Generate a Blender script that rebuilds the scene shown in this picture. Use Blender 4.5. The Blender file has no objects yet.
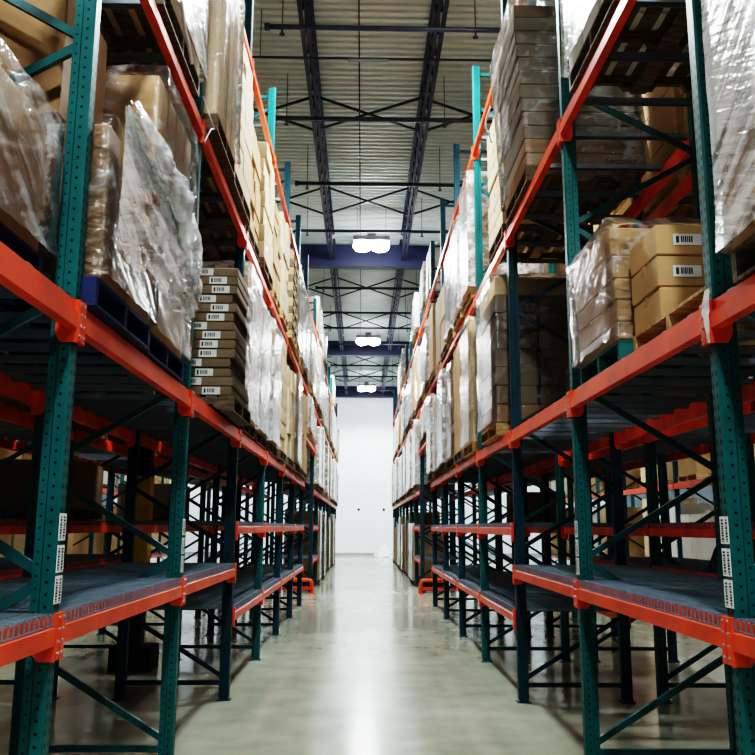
import bpy, math, random
from mathutils import Matrix, Vector, noise as mnoise

C = bpy.context.scene.collection
PI = math.pi
R = random.Random(7)

# ------------------------------------------------------------------ materials
def new_mat(name):
    m = bpy.data.materials.new(name); m.use_nodes = True
    nt = m.node_tree
    return m, nt, nt.nodes, nt.links, nt.nodes['Principled BSDF']

def rgb(r, g, b):
    f = lambda c: ((c / 255 + .055) / 1.055) ** 2.4 if c / 255 > .04045 else c / 255 / 12.92
    return (f(r), f(g), f(b), 1)

def plain(name, col, rough=.5, metal=0, var=.25, scale=6, bump=0):
    m, nt, N, L, P = new_mat(name)
    tc = N.new('ShaderNodeTexCoord'); nz = N.new('ShaderNodeTexNoise'); nz.inputs['Scale'].default_value = scale
    nz.inputs['Detail'].default_value = 5
    L.new(tc.outputs['Object'], nz.inputs['Vector'])
    mp = N.new('ShaderNodeMapRange'); mp.inputs[1].default_value = .3; mp.inputs[2].default_value = .7
    mp.inputs[3].default_value = 1 - var; mp.inputs[4].default_value = 1 + var * .4
    L.new(nz.outputs['Fac'], mp.inputs[0])
    mx = N.new('ShaderNodeMix'); mx.data_type = 'RGBA'; mx.blend_type = 'MULTIPLY'; mx.inputs[0].default_value = 1
    mx.inputs[6].default_value = col
    L.new(mp.outputs[0], mx.inputs[7]); L.new(mx.outputs[2], P.inputs['Base Color'])
    P.inputs['Roughness'].default_value = rough; P.inputs['Metallic'].default_value = metal
    if bump:
        b = N.new('ShaderNodeBump'); b.inputs['Strength'].default_value = bump; b.inputs['Distance'].default_value = .02
        L.new(nz.outputs['Fac'], b.inputs['Height']); L.new(b.outputs[0], P.inputs['Normal'])
    return m

def math_node(N, L, op, a, b=None):
    n = N.new('ShaderNodeMath'); n.operation = op
    for i, v in enumerate((a, b)):
        if v is None: continue
        if isinstance(v, (int, float)): n.inputs[i].default_value = v
        else: L.new(v, n.inputs[i])
    return n.outputs[0]

def post_mat(name, col):
    """painted steel with punched rows of slots"""
    m, nt, N, L, P = new_mat(name)
    tc = N.new('ShaderNodeTexCoord'); sp = N.new('ShaderNodeSeparateXYZ'); L.new(tc.outputs['Object'], sp.inputs[0])
    ge = N.new('ShaderNodeNewGeometry'); sn = N.new('ShaderNodeSeparateXYZ'); L.new(ge.outputs['True Normal'], sn.inputs[0])
    X, Y, Z = sp.outputs
    M = lambda op, a, b=None: math_node(N, L, op, a, b)
    side = M('GREATER_THAN', M('ABSOLUTE', sn.outputs[1]), .5)
    front = M('GREATER_THAN', M('ABSOLUTE', sn.outputs[0]), .5)
    ax = M('ABSOLUTE', X)
    dzA = M('SUBTRACT', M('MODULO', Z, .0508), .0254)
    dzB = M('SUBTRACT', M('MODULO', M('ADD', Z, .0254), .0508), .0254)
    def dot(u, dz, r, st=1.0):
        a = M('MULTIPLY', u, u); q = M('MULTIPLY', dz, st); b = M('MULTIPLY', q, q)
        return M('LESS_THAN', M('ADD', a, b), r * r)
    h1 = dot(M('SUBTRACT', ax, .033), dzA, .0068)
    h2 = dot(M('SUBTRACT', ax, .082), dzB, .0052)
    hs = M('MULTIPLY', side, M('MAXIMUM', h1, h2))
    f1 = dot(M('SUBTRACT', M('ABSOLUTE', M('SUBTRACT', Y, .0425)), .019), dzA, .0085, .62)
    hf = M('MULTIPLY', front, f1)
    hole = M('MAXIMUM', hs, hf)
    nz = N.new('ShaderNodeTexNoise'); nz.inputs['Scale'].default_value = 3; nz.inputs['Detail'].default_value = 6
    L.new(tc.outputs['Object'], nz.inputs['Vector'])
    mp = N.new('ShaderNodeMapRange'); mp.inputs[1].default_value = .3; mp.inputs[2].default_value = .7; mp.inputs[3].default_value = .7; mp.inputs[4].default_value = 1.1
    L.new(nz.outputs['Fac'], mp.inputs[0])
    a = N.new('ShaderNodeMix'); a.data_type = 'RGBA'; a.blend_type = 'MULTIPLY'; a.inputs[0].default_value = 1; a.inputs[6].default_value = col
    L.new(mp.outputs[0], a.inputs[7])
    b = N.new('ShaderNodeMix'); b.data_type = 'RGBA'; b.inputs[7].default_value = (.002, .004, .006, 1)
    L.new(hole, b.inputs[0]); L.new(a.outputs[2], b.inputs[6]); L.new(b.outputs[2], P.inputs['Base Color'])
    P.inputs['Roughness'].default_value = .45; P.inputs['Specular IOR Level'].default_value = .3
    return m

def carton_mat(name, col, var=.3, rough=.75):
    m, nt, N, L, P = new_mat(name)
    tc = N.new('ShaderNodeTexCoord'); nz = N.new('ShaderNodeTexNoise'); nz.inputs['Scale'].default_value = 3.5; nz.inputs['Detail'].default_value = 6
    L.new(tc.outputs['Object'], nz.inputs['Vector'])
    oi = N.new('ShaderNodeObjectInfo')
    M = lambda op, a, b=None: math_node(N, L, op, a, b)
    v = M('ADD', M('MULTIPLY', nz.outputs['Fac'], .5), M('MULTIPLY', oi.outputs['Random'], .35))
    mp = N.new('ShaderNodeMapRange'); mp.inputs[1].default_value = .1; mp.inputs[2].default_value = .7
    mp.inputs[3].default_value = 1 - var; mp.inputs[4].default_value = 1.1
    L.new(v, mp.inputs[0])
    mx = N.new('ShaderNodeMix'); mx.data_type = 'RGBA'; mx.blend_type = 'MULTIPLY'; mx.inputs[0].default_value = 1; mx.inputs[6].default_value = col
    L.new(mp.outputs[0], mx.inputs[7]); L.new(mx.outputs[2], P.inputs['Base Color'])
    P.inputs['Roughness'].default_value = rough
    b = N.new('ShaderNodeBump'); b.inputs['Strength'].default_value = .25; b.inputs['Distance'].default_value = .02
    L.new(nz.outputs['Fac'], b.inputs['Height']); L.new(b.outputs[0], P.inputs['Normal'])
    return m

def film_mat(name, lo, hi, white=(.88, .9, .92, 1), rough=.12, edge=.5):
    """clear stretch film: faint haze, thin milky streaks where the layers bunch, glossy wrinkles"""
    m, nt, N, L, P = new_mat(name)
    tc = N.new('ShaderNodeTexCoord')
    def streak(rot, sc, scale, det):
        mpg = N.new('ShaderNodeMapping'); mpg.inputs['Rotation'].default_value = rot
        m2 = N.new('ShaderNodeMapping'); m2.inputs['Scale'].default_value = sc
        L.new(tc.outputs['Object'], mpg.inputs[0]); L.new(mpg.outputs[0], m2.inputs[0])
        n = N.new('ShaderNodeTexNoise'); n.inputs['Scale'].default_value = scale; n.inputs['Detail'].default_value = det; n.inputs['Distortion'].default_value = .25
        L.new(m2.outputs[0], n.inputs['Vector']); return n.outputs['Fac']
    a = streak((.55, .25, 0), (1.0, .22, 1.6), 9, 5)
    b = streak((-.4, -.2, 0), (1.0, .3, 2.2), 14, 4)
    c = streak((0, 0, 0), (1, 1, .6), 1.6, 2)
    M = lambda op, x, y=None: math_node(N, L, op, x, y)
    ad = M('ADD', M('MULTIPLY', a, .6), M('MULTIPLY', b, .4))
    v = M('ADD', ad, M('MULTIPLY', M('SUBTRACT', c, .5), .55))
    mp = N.new('ShaderNodeMapRange'); mp.interpolation_type = 'SMOOTHSTEP'
    mp.inputs[1].default_value = edge - .1; mp.inputs[2].default_value = edge + .17; mp.inputs[3].default_value = lo; mp.inputs[4].default_value = hi
    L.new(v, mp.inputs[0])
    P.inputs['Base Color'].default_value = white; P.inputs['Roughness'].default_value = rough
    bp = N.new('ShaderNodeBump'); bp.inputs['Strength'].default_value = .75; bp.inputs['Distance'].default_value = .025
    L.new(ad, bp.inputs['Height']); L.new(bp.outputs[0], P.inputs['Normal'])
    tr = N.new('ShaderNodeBsdfTransparent'); mx = N.new('ShaderNodeMixShader')
    gl = N.new('ShaderNodeBsdfGlossy'); gl.inputs['Roughness'].default_value = rough; L.new(bp.outputs[0], gl.inputs['Normal'])
    g2 = N.new('ShaderNodeMixShader'); lw = N.new('ShaderNodeFresnel'); lw.inputs[0].default_value = 1.5; L.new(bp.outputs[0], lw.inputs['Normal'])
    L.new(math_node(N, L, 'MULTIPLY', lw.outputs[0], .9), g2.inputs[0]); L.new(tr.outputs[0], g2.inputs[1]); L.new(gl.outputs[0], g2.inputs[2])
    L.new(mp.outputs[0], mx.inputs[0]); L.new(g2.outputs[0], mx.inputs[1]); L.new(P.outputs[0], mx.inputs[2])
    L.new(mx.outputs[0], N['Material Output'].inputs['Surface'])
    return m

def emit_mat(name, col, s):
    m, nt, N, L, P = new_mat(name)
    P.inputs['Base Color'].default_value = (1, 1, 1, 1)
    P.inputs['Emission Color'].default_value = col; P.inputs['Emission Strength'].default_value = s
    return m

def floor_mat():
    m, nt, N, L, P = new_mat('polished_concrete')
    tc = N.new('ShaderNodeTexCoord')
    def nz(sc, det, dist=0, stretch=None):
        n = N.new('ShaderNodeTexNoise'); n.inputs['Scale'].default_value = sc; n.inputs['Detail'].default_value = det; n.inputs['Distortion'].default_value = dist
        if stretch:
            mpg = N.new('ShaderNodeMapping'); mpg.inputs['Scale'].default_value = stretch
            L.new(tc.outputs['Object'], mpg.inputs[0]); L.new(mpg.outputs[0], n.inputs['Vector'])
        else: L.new(tc.outputs['Object'], n.inputs['Vector'])
        return n.outputs['Fac']
    a = nz(.35, 3, .3); b = nz(2.4, 4, .2); c = nz(1.6, 4, .1, (3.0, .25, 1))
    M = lambda op, x, y=None: math_node(N, L, op, x, y)
    v = M('ADD', M('ADD', M('MULTIPLY', a, .5), M('MULTIPLY', b, .3)), M('MULTIPLY', c, .2))
    cr = N.new('ShaderNodeValToRGB'); e = cr.color_ramp.elements
    e[0].position = .3; e[0].color = rgb(122, 128, 106); e[1].position = .7; e[1].color = rgb(182, 182, 166)
    L.new(v, cr.inputs[0]); L.new(cr.outputs[0], P.inputs['Base Color'])
    mp = N.new('ShaderNodeMapRange'); mp.inputs[1].default_value = .3; mp.inputs[2].default_value = .7; mp.inputs[3].default_value = .11; mp.inputs[4].default_value = .22
    L.new(v, mp.inputs[0]); L.new(mp.outputs[0], P.inputs['Roughness'])
    P.inputs['Specular IOR Level'].default_value = .6
    return m

def wood_mat(name, c0, c1):
    m, nt, N, L, P = new_mat(name)
    tc = N.new('ShaderNodeTexCoord'); mpg = N.new('ShaderNodeMapping'); mpg.inputs['Scale'].default_value = (2, 9, 9)
    L.new(tc.outputs['Object'], mpg.inputs[0])
    n = N.new('ShaderNodeTexNoise'); n.inputs['Scale'].default_value = 3; n.inputs['Detail'].default_value = 6
    L.new(mpg.outputs[0], n.inputs['Vector'])
    cr = N.new('ShaderNodeValToRGB'); e = cr.color_ramp.elements
    e[0].position = .35; e[0].color = c0; e[1].position = .65; e[1].color = c1
    L.new(n.outputs['Fac'], cr.inputs[0]); L.new(cr.outputs[0], P.inputs['Base Color']); P.inputs['Roughness'].default_value = .8
    return m

MT = {
    'post_green': post_mat('post_paint_green', rgb(16, 94, 94)),
    'post_teal': post_mat('post_paint_teal', rgb(14, 140, 122)),
    'post_navy': post_mat('post_paint_shaded', rgb(15, 66, 78)),  # the green post paint, darkened to stand for shade
    'brace_green': plain('brace_paint_green', rgb(16, 84, 86), .4),
    'brace_teal': plain('brace_paint_teal', rgb(14, 130, 112), .4),
    'brace_navy': plain('brace_paint_shaded', rgb(14, 46, 60), .4),  # brace paint with the same shade put into its colour
    'orange': plain('beam_paint_orange', rgb(226, 78, 38), .36, 0, .3, 4),
    'grid': plain('galvanised_wire', rgb(120, 138, 150), .4, .25, .2, 5),
    'channel': plain('galvanised_channel', rgb(132, 142, 152), .45, .3, .2, 5),
    'tan': carton_mat('carton_tan', rgb(186, 150, 104)),
    'pale': carton_mat('carton_pale', rgb(214, 190, 152)),
    'brown': carton_mat('carton_brown', rgb(150, 116, 78)),
    'grey': carton_mat('carton_greybrown', rgb(124, 106, 84)),
    'white': carton_mat('carton_white', rgb(220, 216, 206), .15),
    'tape': plain('packing_tape', rgb(176, 142, 98), .25, 0, .1),
    'paper': plain('label_paper', rgb(222, 224, 220), .6, 0, .08),
    'ink': plain('printing_ink', rgb(22, 22, 24), .6, 0, .1),
    'film': film_mat('stretch_film', .08, .7, edge=.47),
    'film_thin': film_mat('stretch_film_thin', .02, .36, edge=.57),
    'film_thick': film_mat('stretch_film_bunched', .22, .95, edge=.47),
    'wood': wood_mat('pallet_wood', rgb(146, 116, 78), rgb(200, 168, 120)),
    'wood_dark': wood_mat('pallet_wood_dark', rgb(76, 64, 50), rgb(124, 106, 84)),
    'blue': plain('pallet_blue_paint', rgb(24, 44, 92), .55, 0, .35, 7),
    'pteal': plain('pallet_teal_paint', rgb(26, 104, 100), .55, 0, .35, 7),
    'floor': floor_mat(),
    'wall': plain('wall_paint', rgb(226, 231, 236), .75, 0, .06, .6),
    'wall_side': plain('side_wall_paint', rgb(84, 92, 98), .8, 0, .1, .6),
    'kick': plain('baseboard_grey', rgb(150, 156, 158), .6, 0, .1, 1),
    'deck': plain('roof_deck_steel', rgb(182, 194, 192), .5, .1, .12, 1.2),
    'steel': plain('joist_paint', rgb(30, 36, 62), .5, .1, .25, 3),
    'girder': plain('girder_paint', rgb(32, 38, 68), .5, .1, .2, 1),
    'pipe': plain('pipe_paint', rgb(30, 36, 50), .5, .2, .2, 3),
    'lamp_body': plain('lamp_housing', rgb(120, 124, 128), .4, .6, .1),
    'lamp': emit_mat('lamp_diffuser', (.93, .97, 1, 1), 80),
    'yellow': plain('yellow_column_sleeve', rgb(226, 192, 48), .5, 0, .25),
    'black': plain('black_rubber', rgb(22, 24, 30), .6, 0, .2),
    'bag': plain('navy_tarpaulin', rgb(18, 26, 58), .4, 0, .3, 4, .3),
    'strap': plain('white_strap', rgb(226, 228, 226), .4, 0, .08),
    'bolt': plain('zinc_bolt', rgb(170, 174, 176), .3, .8, .1),
}

# ------------------------------------------------------------------ mesh helpers
class MB:
    def __init__(s): s.v = []; s.f = []; s.m = []
    def add(s, vs, fs, mi=0):
        b = len(s.v); s.v += [tuple(v) for v in vs]; s.f += [tuple(b + i for i in f) for f in fs]; s.m += [mi] * len(fs)
    def box(s, x0, x1, y0, y1, z0, z1, mi=0):
        s.add([(x0, y0, z0), (x1, y0, z0), (x1, y1, z0), (x0, y1, z0), (x0, y0, z1), (x1, y0, z1), (x1, y1, z1), (x0, y1, z1)],
              [(0, 3, 2, 1), (4, 5, 6, 7), (0, 1, 5, 4), (1, 2, 6, 5), (2, 3, 7, 6), (3, 0, 4, 7)], mi)
    def bar(s, a, b, w, h, mi=0, up=(0, 0, 1)):
        a = Vector(a); b = Vector(b); d = (b - a).normalized(); u = Vector(up)
        if abs(d.dot(u)) > .98: u = Vector((0, 1, 0))
        r = d.cross(u).normalized(); u = r.cross(d)
        vs = [p + r * (i * w / 2) + u * (j * h / 2) for p in (a, b) for i, j in ((-1, -1), (1, -1), (1, 1), (-1, 1))]
        s.add(vs, [(0, 1, 2, 3), (7, 6, 5, 4), (0, 4, 5, 1), (1, 5, 6, 2), (2, 6, 7, 3), (3, 7, 4, 0)], mi)
    def extrude(s, prof, axis, t0, t1, mi=0):
        """closed 2-D profile along an axis: axis z -> (a,b,t), axis y -> (a,t,b), axis x -> (t,a,b)"""
        n = len(prof)
        pt = {'z': lambda a, b, t: (a, b, t), 'y': lambda a, b, t: (a, t, b), 'x': lambda a, b, t: (t, a, b)}[axis]
        vs = [pt(a, b, t) for t in (t0, t1) for a, b in prof]
        fs = [(i, (i + 1) % n, n + (i + 1) % n, n + i) for i in range(n)] + [tuple(range(n))[::-1], tuple(range(n, 2 * n))]
        s.add(vs, fs, mi)
    def tube(s, pts, r, n=10, mi=0):
        pts = [Vector(p) for p in pts]; b = len(s.v); ref = None
        for i, p in enumerate(pts):
            d = ((pts[min(i + 1, len(pts) - 1)] - pts[max(i - 1, 0)])).normalized()
            if ref is None: ref = d.orthogonal().normalized()
            ref = (ref - d * ref.dot(d)).normalized(); q = d.cross(ref)
            rr = r if isinstance(r, (int, float)) else r[i]
            for k in range(n):
                a = 2 * PI * k / n; s.v.append(tuple(p + (ref * math.cos(a) + q * math.sin(a)) * rr))
        for i in range(len(pts) - 1):
            for k in range(n):
                s.f.append((b + i * n + k, b + i * n + (k + 1) % n, b + (i + 1) * n + (k + 1) % n, b + (i + 1) * n + k)); s.m.append(mi)
        s.f.append(tuple(b + k for k in range(n))[::-1]); s.f.append(tuple(b + (len(pts) - 1) * n + k for k in range(n))); s.m += [mi, mi]
    def grid(s, fn, nu, nv, mi=0):
        b = len(s.v)
        for i in range(nu + 1):
            for j in range(nv + 1): s.v.append(tuple(fn(i / nu, j / nv)))
        for i in range(nu):
            for j in range(nv):
                q = b + i * (nv + 1) + j
                s.f.append((q, q + nv + 1, q + nv + 2, q + 1)); s.m.append(mi)
    def mirror_x(s):
        s.v = [(-x, y, z) for x, y, z in s.v]; s.f = [f[::-1] for f in s.f]; return s
    def mesh(s, name, mats, smooth=False, fix=False):
        me = bpy.data.meshes.new(name); me.from_pydata(s.v, [], s.f)
        for m in (mats if isinstance(mats, (list, tuple)) else [mats]): me.materials.append(m)
        me.polygons.foreach_set('material_index', s.m)
        if smooth: me.polygons.foreach_set('use_smooth', [True] * len(s.f))
        me.update()
        if fix:
            import bmesh
            bm = bmesh.new(); bm.from_mesh(me); bmesh.ops.recalc_face_normals(bm, faces=bm.faces); bm.to_mesh(me); bm.free()
        return me

def put(name, me, parent=None, loc=(0, 0, 0), rot=None, label=None):
    o = bpy.data.objects.new(name, me); C.objects.link(o); o.location = loc
    if rot: o.rotation_euler = rot
    if parent is not None: o.parent = parent
    if label: o['label'] = label
    return o

def tag(o, label, cat, group=None, kind='thing'):
    o['label'] = label; o['category'] = cat; o['kind'] = kind
    if group: o['group'] = group
    return o

def thing(name, label, cat, loc=(0, 0, 0), group=None, rot=None):
    return tag(put(name, None, None, loc, rot), label, cat, group)

def struct(name, me, loc=(0, 0, 0)):
    o = put(name, me, None, loc); o['kind'] = 'structure'; return o

def copy_tree(src, loc, parent=None):
    r = src.copy(); C.objects.link(r)
    if parent is None: r.location = loc
    else: r.parent = parent
    for ch in src.children: copy_tree(ch, None, r)
    return r

ORD = 'zeroth first second third fourth fifth sixth seventh eighth ninth tenth eleventh twelfth thirteenth fourteenth fifteenth sixteenth seventeenth eighteenth nineteenth twentieth'.split()
NUM = 'zero one two three four five six seven eight nine ten eleven twelve thirteen fourteen fifteen sixteen seventeen eighteen'.split()

# ------------------------------------------------------------------ layout
H = 1.6916
XF = {-1: -1.306, 1: 1.5595}
DEP = 1.13
def PY(k, s):
    y = 8.643 + 2.5 * (k - 3)
    if k >= 8: y = 22.4 + 2.5 * (k - 8)
    return y + (-.10 if s > 0 else 0)
LV_TOP = {-1: 6.93, 1: 7.05}
POST_H = {-1: 7.98, 1: 8.32}
NB = 16
LN = {1.32: 'low shelf', .88: 'knee-high shelf', 1.74: 'eye-level shelf', 2.69: 'main shelf', 3.78: 'bridge shelf', 4.87: 'upper shelf', 6.93: 'top shelf', 7.05: 'top shelf', .75: 'low shelf'}
SN = {-1: 'left', 1: 'right'}
# rows: (side, row, x of the face nearest the main aisle, first frame, last frame)
ROWX = {(-1, 1): -1.306, (1, 1): 1.5595, (-1, 2): -3.02, (1, 2): 2.95, (-1, 3): -7.1, (1, 3): 7.0}
RN = {1: 'row', 2: 'second row', 3: 'third row'}
def levels(s, row, k):
    t = LV_TOP[s]
    if row == 1:
        if k <= 2: return [1.32, 2.69, 4.87, t]
        if k == 7: return [3.78, 4.87, t]
        if k <= 8: return [.88, 1.74, 2.69, 4.87, t]
        return [2.69, 4.87, t]
    if row == 2: return ([1.32, 1.74, 2.69, 4.87] if k <= 3 else [1.74, 2.69, 4.87])
    return [.75, 2.69, 4.87]

# ------------------------------------------------------------------ rack uprights
PROF = [(0, .010), (.010, 0), (.056, 0), (.063, .008), (.1, .008), (.1, .077), (.063, .077), (.056, .085), (.010, .085), (0, .075)]
_pm = {}
def post_mesh(h, sx, col):
    k = ('p', h, sx, col)
    if k not in _pm:
        b = MB(); b.extrude(PROF, 'z', 0, h)
        if sx < 0: b.mirror_x()
        _pm[k] = b.mesh('rack_post', MT['post_' + col], fix=True)
    return _pm[k]
def brace_mesh(kind, s, col, dz=0.0):
    k = (kind, s, col, round(dz, 3))
    if k not in _pm:
        b = MB(); x0, x1 = s * .08, s * (DEP - .08)
        if kind == 'h': b.bar((x0, .0425, 0), (x1, .0425, 0), .03, .042)
        else: b.bar((x0, .0425, 0), (x1, .0425, dz), .03, .042)
        for x, z in ((x0, 0), (x1, 0 if kind == 'h' else dz)):
            b.tube([(x - s * .01 if x == x0 else x + s * .01, .018, z), (x - s * .01 if x == x0 else x + s * .01, .067, z)], .012, 8, 1)
        _pm[k] = b.mesh('rack_brace', [MT['brace_' + col], MT['bolt']], fix=True)
    return _pm[k]
def foot_mesh(col):
    k = ('f', col)
    if k not in _pm:
        b = MB(); b.box(-.07, .07, -.02, .105, 0, .008)
        for x in (-.055, .055): b.tube([(x, .0, .008), (x, .0, .03)], .01, 8, 1)
        _pm[k] = b.mesh('foot_plate', [MT['brace_' + col], MT['bolt']], fix=True)
    return _pm[k]
def loc_label_mesh(s):
    k = ('ll', s)
    if k not in _pm:
        b = MB(); x = -s * .004
        b.box(min(0, x), max(0, x), .004, .04, -.058, .058); b.box(min(0, x), max(0, x), .045, .081, -.058, .058)
        x2 = -s * .0052; rr = random.Random(3)
        for y0 in (.008, .049):
            z = -.048
            while z < .046:
                t = rr.choice((.003, .005, .008)); b.box(min(0, x2), max(0, x2), y0, y0 + .018, z, z + t, 1); z += t + rr.choice((.004, .006))
        _pm[k] = b.mesh('location_label', [MT['paper'], MT['ink']], fix=True)
    return _pm[k]

ZN = [.20, .83, 1.47, 2.10, 2.74, 3.37, 4.0, 4.6, 5.16, 5.8, 6.45, 7.1, 7.7]
def frame_color(s, row, k):  # one paint on all uprights: green where lit, navy tone paints in shade
    if row == 1:
        if k in (0, 1, 2, 4, 10, 12, 13): return 'green'
        return 'navy'
    return 'navy' if k % 3 else 'green'
def upright(s, row, k):
    x = ROWX[(s, row)]; y = PY(k, s); col = frame_color(s, row, k); h = POST_H[s] if row == 1 else 6.6
    cn = {'green': 'dark green', 'teal': 'bright teal', 'navy': 'shaded dark green'}[col]
    r = thing('rack_upright', f'{cn} rack upright, {ORD[k + 1]} from the camera in the {SN[s]} {RN[row]}', 'rack upright', (x, y, 0), f'uprights of the {SN[s]} {RN[row]}')
    fp = put('post', post_mesh(h, s, col), r, (0, 0, .006)); rp = put('post', post_mesh(h, -s, col), r, (s * DEP, 0, .006))
    put('foot_plate', foot_mesh(col), fp, (s * .05, 0, -.006)); put('foot_plate', foot_mesh(col), rp, (-s * .05, 0, -.006))
    zs = [z for z in ZN if z < h - .1]
    near = row == 1 and k <= 7
    if near:
        put('horizontal_brace', brace_mesh('h', s, col), r, (0, 0, .16)); put('horizontal_brace', brace_mesh('h', s, col), r, (0, 0, h - .12))
        for i in range(len(zs) - 1):
            up = i % 2 == 0; z0, z1 = zs[i], zs[i + 1]
            put('diagonal_brace', brace_mesh('d', s, col, z1 - z0 - .05 if up else z0 - z1 + .05), r, (0, 0, z0 + .025 if up else z1 - .025))
    else:
        key = ('lat', s, col, h)
        if key not in _pm:
            b = MB(); x0, x1 = s * .08, s * (DEP - .08)
            for z in (.16, h - .12): b.bar((x0, .0425, z), (x1, .0425, z), .03, .042)
            for i in range(len(zs) - 1):
                a, c = (x0, x1) if i % 2 == 0 else (x1, x0)
                b.bar((a, .0425, zs[i] + .02), (c, .0425, zs[i + 1] - .02), .03, .042)
            _pm[key] = b.mesh('bracing', MT['brace_' + col])
        put('bracing', _pm[key], r)
    if row == 1 and k in (1, 2):
        for z in (1.68, 1.545, 1.415):
            put('location_label', loc_label_mesh(s), fp, (-s * .001, 0, z), label='white barcode location label')
    return r

# ------------------------------------------------------------------ beams
def beam_mesh(s, L):
    k = ('beam', s, round(L, 3))
    if k not in _pm:
        b = MB()
        prof = [(.032, 0), (-.008, 0), (-.008, -.046), (-.024, -.052), (-.024, -.125), (.032, -.125)]
        b.extrude(prof, 'y', 0, L)
        if s < 0: b.mirror_x()
        _pm[k] = b.mesh('beam_body', MT['orange'], fix=True)
    return _pm[k]
def conn_mesh(s, end):
    k = ('conn', s, end)
    if k not in _pm:
        b = MB(); e = 1 if end else -1       # end 0: at the start of the beam, post on the -y side
        # plate on the post's aisle face
        y0, y1 = (0, .040) if end else (-.040, 0)
        b.box(-.028, -.004, y0, y1, -.185, .006)
        # plate against the post's side
        y0, y1 = (-.007, -.001) if end else (.001, .007)
        b.extrude([(-.026, .006), (.075, .006), (.075, -.15), (.05, -.19), (-.026, -.19)], 'y', y0, y1)
        for z in (-.01, -.06, -.11, -.16):
            yy = .02 if end else -.02
            b.tube([(-.028, yy, z), (-.034, yy, z)], .007, 8, 1)
        if s < 0: b.mirror_x()
        _pm[k] = b.mesh('beam_connector', [MT['orange'], MT['bolt']], fix=True)
    return _pm[k]
BEAMS = []
def beam(s, row, k, z, rear):
    x = ROWX[(s, row)] + (s * DEP if rear else 0); ss = -s if rear else s
    y0 = PY(k, s) + .087; L = PY(k + 1, s) - .002 - y0
    r = thing('load_beam', f'orange {"rear" if rear else "front"} beam of the {SN[s]} {RN[row]} {LN[z]}, {ORD[k + 1]} bay from the camera', 'beam', (x, y0, z), f'load beams of the {SN[s]} {RN[row]}')
    put('beam_body', beam_mesh(ss, L), r)
    if k <= 8 and row == 1:
        put('beam_connector', conn_mesh(ss, 0), r); put('beam_connector', conn_mesh(ss, 1), r, (0, L, 0))
    return r

# ------------------------------------------------------------------ wire decks
def deck_meshes(s, L):
    k = ('deck', s, round(L, 2))
    if k not in _pm:
        g = MB(); w = .0062; n = int(L / .05)
        for i in range(n + 1):
            y = .012 + i * (L - .024) / n
            g.box(-.0135, DEP + .0135, y - w / 2, y + w / 2, .001, .0075)
            g.box(-.0145, -.0085, y - w / 2, y + w / 2, -.042, .0075)
        for i in range(12):
            x = .02 + i * (DEP - .04) / 11
            g.box(x - w / 2, x + w / 2, .008, L - .008, .0015, .007)
        g.box(-.0165, -.0115, .008, L - .008, -.044, -.038)
        if s < 0: g.mirror_x()
        c = MB(); c.extrude([(-.03, 0), (.03, 0), (.03, -.034), (.026, -.034), (.026, -.004), (-.026, -.004), (-.026, -.034), (-.03, -.034)], 'x', .034, DEP - .034) if False else None
        c.extrude([(-.028, 0), (.028, 0), (.02, -.036), (-.02, -.036)], 'x', .034, DEP - .034)
        if s < 0: c.mirror_x()
        _pm[k] = (g.mesh('wire_grid', MT['grid']), c.mesh('support_channel', MT['channel'], fix=True))
    return _pm[k]
def deck(s, row, k, z):
    y0 = PY(k, s) + .09; L = PY(k + 1, s) - .005 - y0
    g, c = deck_meshes(s, L)
    r = thing('wire_deck', f'grey wire mesh deck of the {SN[s]} {RN[row]} {LN[z]}, {ORD[k + 1]} bay from the camera', 'shelf deck', (ROWX[(s, row)], y0, z), f'wire decks of the {SN[s]} {RN[row]}')
    put('wire_grid', g, r)
    n = 6
    for i in range(n): put('support_channel', c, r, (0, (i + .5) * L / n, .001))
    return r

BARS_REST = MB()
NBAR = {2.69: 7, 3.78: 5, 4.87: 4, 6.93: 4, 7.05: 4}
def bars(s, row, k, z):
    y0 = PY(k, s) + .09; L = PY(k + 1, s) - .005 - y0; n = NBAR[z]; key = ('bar', s)
    if key not in _pm:
        b = MB(); b.box(-.004, DEP + .004, -.03, .03, .0015, .008)
        for y in (-.03, .024): b.box(.036, DEP - .036, y, y + .006, -.03, .0015)
        if s < 0: b.mirror_x()
        _pm[key] = b.mesh('support_bar', MT['channel'], fix=True)
    for i in range(n):
        y = y0 + (i + .5) * L / n - (.14 if (s, row, k, z) == (1, 1, 2, 4.87) else 0); x = ROWX[(s, row)]
        if (row == 1 and k <= 6) or (row == 2 and 1 <= k <= 5):
            o = put('support_bar', _pm[key], None, (x, y, z))
            tag(o, f'grey steel support bar, {SN[s]} {RN[row]} {LN[z]}, {ORD[k + 1]} bay, {ORD[i + 1]} bar along', 'support bar', f'support bars of the {SN[s]} {RN[row]} {LN[z]}')
        else:
            a, c = x + s * .036, x + s * (DEP - .036); BARS_REST.box(min(a, c), max(a, c), y - .03, y + .03, z - .022, z + .001)
            BARS_REST.box(min(x, x + s * DEP), max(x, x + s * DEP), y - .03, y + .03, z + .0015, z + .008)

for (s, row), x in ROWX.items():
    k0, k1 = {1: (0, NB), 2: (0, 10), 3: (3, 12)}[row]
    for k in range(k0, k1 + 1): upright(s, row, k)
    for k in range(k0, k1):
        for z in levels(s, row, k):
            beam(s, row, k, z, False)
            if row == 1 and k <= 6 or row == 2 and k <= 5: beam(s, row, k, z, True)
            if z < 2: deck(s, row, k, z)
            else: bars(s, row, k, z)

tag(put('distant_support_bars', BARS_REST.mesh('distant_support_bars', MT['channel'])), 'grey steel support bars under the loads in the distant bays', 'support bars', None, 'stuff')

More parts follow.
